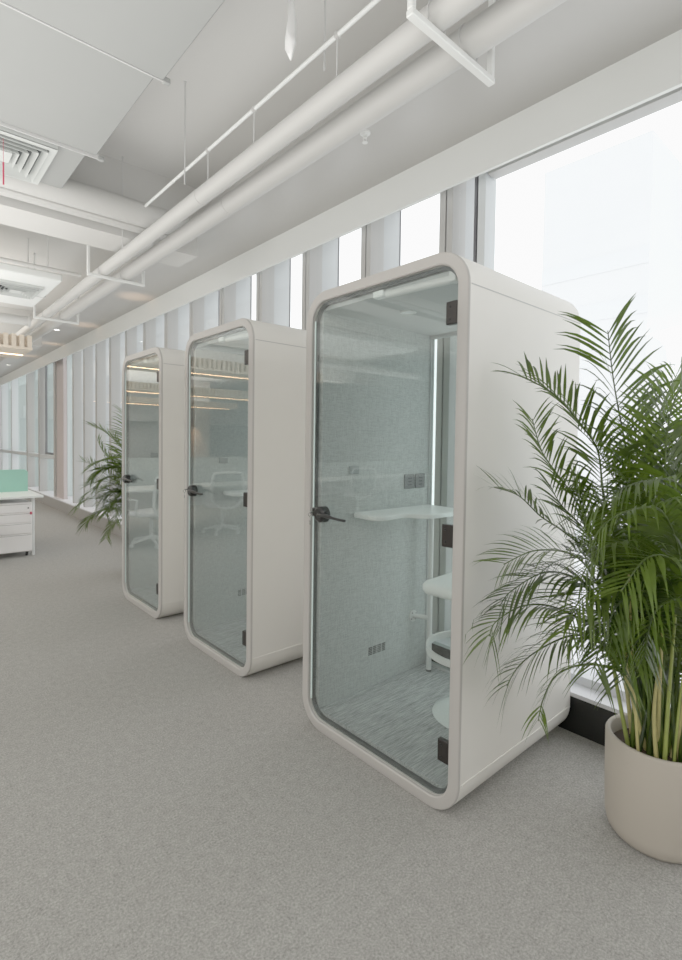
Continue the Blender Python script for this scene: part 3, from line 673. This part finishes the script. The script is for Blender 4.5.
p3 = thing('cross_pipe', (0, 7.0, 2.86), 'white pipe crossing beyond the smaller duct, ending at the farthest bracket', 'pipe')
MB().tube([(-5, 0, 0), (1.25, 0, 0)], .055, 20).build('pipe_run', 'pipe', p3, 40)
MB().tube([(1.25, 0, 0), (1.275, 0, 0)], .07, 20).build('end_flange', 'pipe', p3, 40)
for y, z, r_, x1, s_ in ((5.2, 3.0, .016, 1.36, 'slender white pipe crossing just behind the beam'), (8.95, 3.2, .03, 1.7, 'slender white pipe crossing above the first wooden baffle')):
    tag(MB().tube([(-5, y, z), (x1, y, z)], r_, 14).build('slender_pipe', 'pipe', None, 40), s_, 'pipe', 'slender pipes')
# small ceiling fittings
def sprinkler(x, y, label):
    t = thing('sprinkler_head', (x, y, SOF), label, 'sprinkler', 'soffit sprinklers')
    MB().lathe([(0, 0), (.032, 0), (.03, -.008), (.012, -.010), (.012, -.03), (0, -.03)], 20).build('rose', 'whitemetal', t, 40)
    MB().tube([(.010, 0, -.028), (.014, 0, -.045), (0, 0, -.055)], .003, 6).tube([(-.010, 0, -.028), (-.014, 0, -.045), (0, 0, -.055)], .003, 6).lathe([(0, -.055), (.016, -.055), (.016, -.058), (0, -.058)], 14).build('deflector', 'whitemetal', t, 40)
sprinkler(2.085, 2.18, 'small white sprinkler on the soffit above the nearest booth')
def spot(x, y, z, label):
    t = thing('ceiling_spotlight', (x, y, z), label, 'spotlight', 'small ceiling spotlights')
    MB().lathe([(0, 0), (.05, 0), (.055, -.01), (.045, -.02), (.038, -.012)], 20).build('rim', 'whitemetal', t, 40)
    MB().lathe([(0, -.013), (.04, -.013)], 20).build('lens', 'lamp', t, 40)
spot(2.10, 9.45, SOF, 'small lit spotlight in the soffit, nearer of two')
spot(2.24, 14.9, SOF, 'small lit spotlight in the soffit, farther of two')
fm = MB(); rr_ = random.Random(2); Ls = []
for z, r_ in ((3.615, .004), (3.32, .006), (3.26, .014), (3.20, .020), (3.14, .026), (3.10, .03), (3.07, .018), (3.045, .003)):
    Ls.append([(1.248+r_*rr_.uniform(.5, 1.2)*cos(a), 1.75+r_*rr_.uniform(.5, 1.2)*sin(a), z) for a in [2*pi*j/9 for j in range(9)]])
fm.loft(Ls, cap=True)
tag(fm.build('plastic_film', 'film', None, 80), 'crumpled clear plastic film hanging from the ceiling slab', 'plastic film')
tag(MB().bbox(.476, .484, 3.296, 3.300, 2.845, 2.965, .001).tube([(.48, 3.298, 2.96), (.48, 3.298, 3.13)], .0012, 6).build('red_tag', 'red', None, 0), 'thin red tag hanging below the large duct diffuser', 'tag')

# wooden slat baffles with a warm light line
def baffle(y, label, xm=-2.85):
    t = thing('slat_baffle', (0, y, 2.6), label, 'ceiling baffle', 'wooden ceiling baffles')
    MB().box(xm, 1.39, -.02, .93, 0, .03).box(xm, 1.37, .03, .9, .03, .17).build('base_board', 'wood', t, 0)
    mb = MB(); x = xm+.02
    while x < 1.36:
        mb.box(x, x+.05, -.02, .03, .03, .18); x += .085
    y_ = .05
    while y_ < .9:
        mb.box(1.37, 1.39, y_, y_+.05, .03, .18); y_ += .085
    mb.build('slats', 'wood', t, 0)
    MB().box(xm+.05, 1.37, .50, .535, -.006, .0).build('light_strip', 'warm', t, 0)
    for xx in (xm+.4, (xm+1)/2, 1): MB().tube([(xx, .45, .17), (xx, .45, SLAB-2.602)], .004, 6).build('suspension_rod', 'rod', t, 40)
    return t
baffle(7.52, 'wooden slatted ceiling baffle with warm light line, nearest of the row')
baffle(11.75, 'wooden slatted ceiling baffle mirrored in the booth glass, second of the row', -5.2)
baffle(15.9, 'wooden slatted ceiling baffle deepest in the office, third of the row', -5.9)

# ------------------------------------------------------------------ workstations
def desk(x0, x1, y0, label):
    t = thing('desk', ((x0+x1)/2, y0, 0), label, 'desk', 'office desks'); a = (x1-x0)/2
    MB().bbox(-a, a, 0, 1.4, .735, .765, .004).build('desktop', 'desk', t, 0)
    split = a-.62 if x1 > 1.3 else -a+.05
    for P, mt in ((rrect(split+.02, a-.05, .70, 1.06, .05, 6), 'green' if x1 > 1.3 else 'screen'), (rrect(-a+.05, split, .70, 1.0, .05, 6) if x1 > 1.3 else None, 'screen')):
        if P: MB().loft([[(p[0], .685, p[1]) for p in P], [(p[0], .715, p[1]) for p in P]], cap=True).build('privacy_screen', mt, t, 30)
    for x in (-a+.1, a-.1):
        for y in (.12, 1.28): MB().tube([(x, y, 0), (x, y, .735)], .022, 10).build('leg', 'whitemetal', t, 40)
    MB().box(-a+.1, a-.1, .66, .68, .4, .73).build('modesty_panel', 'cab', t, 0)
    return t
desk(-2.3, 1.47, 7.32, 'white desk with green privacy screen above the drawer cabinet')
desk(-5.9, -2.5, 7.32, 'white desk with a white screen further into the office, mirrored in the booth glass')
desk(-5.9, 1.2, 11.2, 'long white desk in the second row, behind the first desks')
pd = thing('drawer_cabinet', (1.13, 7.65, 0), 'low white drawer cabinet on black castors under the desk end', 'cabinet')
MB().bbox(-.22, .22, -.28, .27, .065, .68, .004).build('carcass', 'cab', pd, 0)
for z0, z1 in ((.075, .285), (.297, .425), (.437, .55), (.562, .67)):
    dr = MB().bbox(-.215, .215, -.297, -.281, z0, z1, .003).build('drawer', 'cab', pd, 0)
    MB().box(-.21, .21, -.2985, -.296, z1-.012, z1-.006).build('finger_groove', 'frame', dr, 0)
MB().bbox(.17, .185, -.305, -.296, .605, .62, .002).build('lock', 'black', pd, 0)
for x in (-.17, .17):
    for y in (-.22, .2): MB().lathe([(0, -.014), (.028, -.014), (.031, 0), (.028, .014), (0, .014)], 16, (x, y, .032), 'x').build('castor', 'black', pd, 40)
rk = MB().bbox(1.322, 1.345, 7.32, 7.352, .53, .565, .006).build('key_fob', 'red', None, 0)
tag(rk, 'small pinkish red key fob hanging on the drawer cabinet', 'key fob')

def task_chair(loc, rz, label):
    t = thing('task_chair', loc, label, 'chair', 'white task chairs', rz)
    # faces +y; back frame at the rear (-y)
    P = []
    for x, z in ((-.21, .52), (-.245, .62), (-.25, .80), (-.235, .93), (-.20, .975), (0, .985), (.20, .975), (.235, .93), (.25, .80), (.245, .62), (.21, .52), (.12, .44), (0, .42), (-.12, .44)):
        P.append((x, -.24-.10*(z-.45)+.05*(x/.25)**2*0, z))
    C = arcs(P+[P[0]], 5)
    MB().tube(C, .019, 10).build('back_frame', 'desk', t, 60)
    cen = Vector((0, -.265, .7)); me_ = MB(); n = len(C)-1
    me_.add([cen]+[c for c in C[:-1]], [(0, i+1, (i+1) % n+1) for i in range(n)])
    me_.build('back_mesh', 'mesh', t, 60)
    Q = rrect(-.24, .24, -.22, .24, .1, 6)
    MB().prism([(p[0], p[1]) for p in Q], .43, .49, .012).build('seat', 'cab', t, 50)
    MB().tube(arcs([(0, -.24, .44), (0, -.15, .39), (0, 0, .39)], 5), .022, 10).build('back_bracket', 'whitemetal', t, 40)
    MB().tube([(0, 0, .1), (0, 0, .41)], .026, 14).build('gas_column', 'whitemetal', t, 40)
    for s_ in (-1, 1):
        MB().tube(arcs([(s_*.22, .0, .42), (s_*.30, .0, .46), (s_*.305, -.02, .62), (s_*.30, .0, .66), (s_*.30, .2, .665)], 5), .014, 10).build('armrest', 'whitemetal', t, 40)
    for k_ in range(5):
        a = 2*pi*k_/5+.3
        lg = MB().tube([(0, 0, .12), (.30*cos(a), .30*sin(a), .065)], [.024, .015], 10).build('base_leg', 'whitemetal', t, 40)
        MB().lathe([(0, -.018), (.026, -.018), (.029, 0), (.026, .018), (0, .018)], 14, (.30*cos(a), .30*sin(a), .03), 'x').build('castor', 'whitemetal', lg, 40)
    return t
c1 = task_chair((-.70, 7.40, 0), radians(12), 'white mesh task chair mirrored in the middle booth glass')
dup(c1, (.56, 7.12, 0), 'white mesh task chair mirrored in the farthest booth glass', rz=radians(-28))
dup(c1, (-3.6, 7.3, 0), 'white mesh task chair at the desk further into the office', rz=radians(20))
# office interior column and dark display, mirrored in the booth glass
col_ = thing('interior_column', (-5.15, 17.6, 0), 'pale beige square column lit by a warm spot, deep in the office', 'column')
MB().bbox(-.36, .36, -.36, .36, 0, SLAB-.002, .01).build('shaft', 'wallbeige', col_, 0)
tag(MB().bbox(-9.6, -5.9, 20.4, 20.5, 0.0, 2.15, .01).build('partition_panel', 'wallgrey', None, 0), 'dark blue grey partition panel at the far end of the office', 'partition')
tag(MB().bbox(-1.9, 2.2, 20.4, 20.5, 0.0, 2.15, .01).build('partition_panel', 'wallgrey', None, 0), 'dark grey partition panel at the office end, beside the window wall', 'partition')

# pale building outside, with the daylight haze put into its colours
tw = thing('distant_building', (62, 28, -40), 'very pale high building outside, beyond the large window', 'building')
MB().box(0, 14, -8, 4.2, 0, 75.5).build('tower_body', 'tower', tw, 0)
for i in range(12): MB().box(-.05, 0, -8, 4.2, 2+i*5.4, 4+i*5.4).build('window_band', 'towerwin', tw, 0)

# ------------------------------------------------------------------ light
wd = bpy.data.worlds.new('world'); SC.world = wd; wd.use_nodes = True
nt = wd.node_tree; bg = nt.nodes['Background']
bg.inputs[0].default_value = (.965, .985, 1., 1); bg.inputs[1].default_value = 1.6
def area(name, loc, rot, sx, sy, power, col=(1, 1, 1)):
    l = bpy.data.lights.new(name, 'AREA'); l.shape = 'RECTANGLE'; l.size = sx; l.size_y = sy; l.energy = power; l.color = col
    o = bpy.data.objects.new(name, l); COL.objects.link(o); o.location = loc; o.rotation_euler = rot; return o
UPR = (pi, 0, 0)
area('ceiling_bounce_fill', (-2.7, 2.0, 1.95), UPR, 7.4, 10.6, 410, (1, .985, .96))  # added fill, no fixture: brightens the ceiling for soft bounce
area('ceiling_bounce_fill', (-2.2, 13.5, 2.86), UPR, 7, 12, 520, (1, .96, .91))  # same added fill for the far part of the office
area('overhead_fill', (-.4, -.8, 3.08), (0, 0, 0), 1.6, 3.6, 25, (1, .98, .95))  # unseen fill added under the duct to lift the near floor
la = area('office_fill', (-5.4, 3.3, 3.0), (0, 0, 0), 2.6, 2.6, 150, (1, .98, .95))  # added fill kept clear of the booth glass, brightens the left side
la.rotation_euler = (Vector((.6, 6.2, 0))-la.location).to_track_quat('-Z', 'Y').to_euler()
area('back_fill', (-3.6, -3.95, 1.0), (pi/2, 0, pi), 11, 1.7, 55, (1, .98, .95))  # added fill before the solid back wall, lifts the lower booth sides
l = bpy.data.lights.new('column_spot', 'SPOT'); l.energy = 60; l.color = (1, .62, .36); l.spot_size = .8; l.spot_blend = .8; l.shadow_soft_size = .05
o = bpy.data.objects.new('column_spot', l); COL.objects.link(o); o.location = (-4.9, 16.7, 2.45); o.rotation_euler = (radians(25), 0, 0)

for y_, p_ in ((6.6, 3.), (8.8, 3.), (11.0, 3.), (13.0, 3.)):
    l = bpy.data.lights.new('soffit_glow_fill', 'SPOT'); l.energy = p_*2; l.color = (1, .66, .42); l.spot_size = 1.0; l.spot_blend = 1.; l.shadow_soft_size = .03  # added spots without fixtures, stand in for warm reflections on the soffit
    o = bpy.data.objects.new('soffit_glow_fill', l); COL.objects.link(o); o.location = (2.35, y_, 2.75); o.rotation_euler = (pi, 0, 0)
SC.view_settings.view_transform = 'Standard'
SC.view_settings.look = 'None'
SC.view_settings.exposure = 0
SC.view_settings.gamma = 1.42
SC.view_settings.use_curve_mapping = True
cm = SC.view_settings.curve_mapping; cm.extend = 'HORIZONTAL'
cm.curves[3].points[-1].location = (1., .945); cm.update()
SC.cycles.max_bounces = 8; SC.cycles.diffuse_bounces = 5; SC.cycles.glossy_bounces = 4; SC.cycles.transparent_max_bounces = 16
SC.cycles.caustics_reflective = False; SC.cycles.caustics_refractive = False
SC.cycles.sample_clamp_indirect = 6
SC.cycles.use_denoising = True
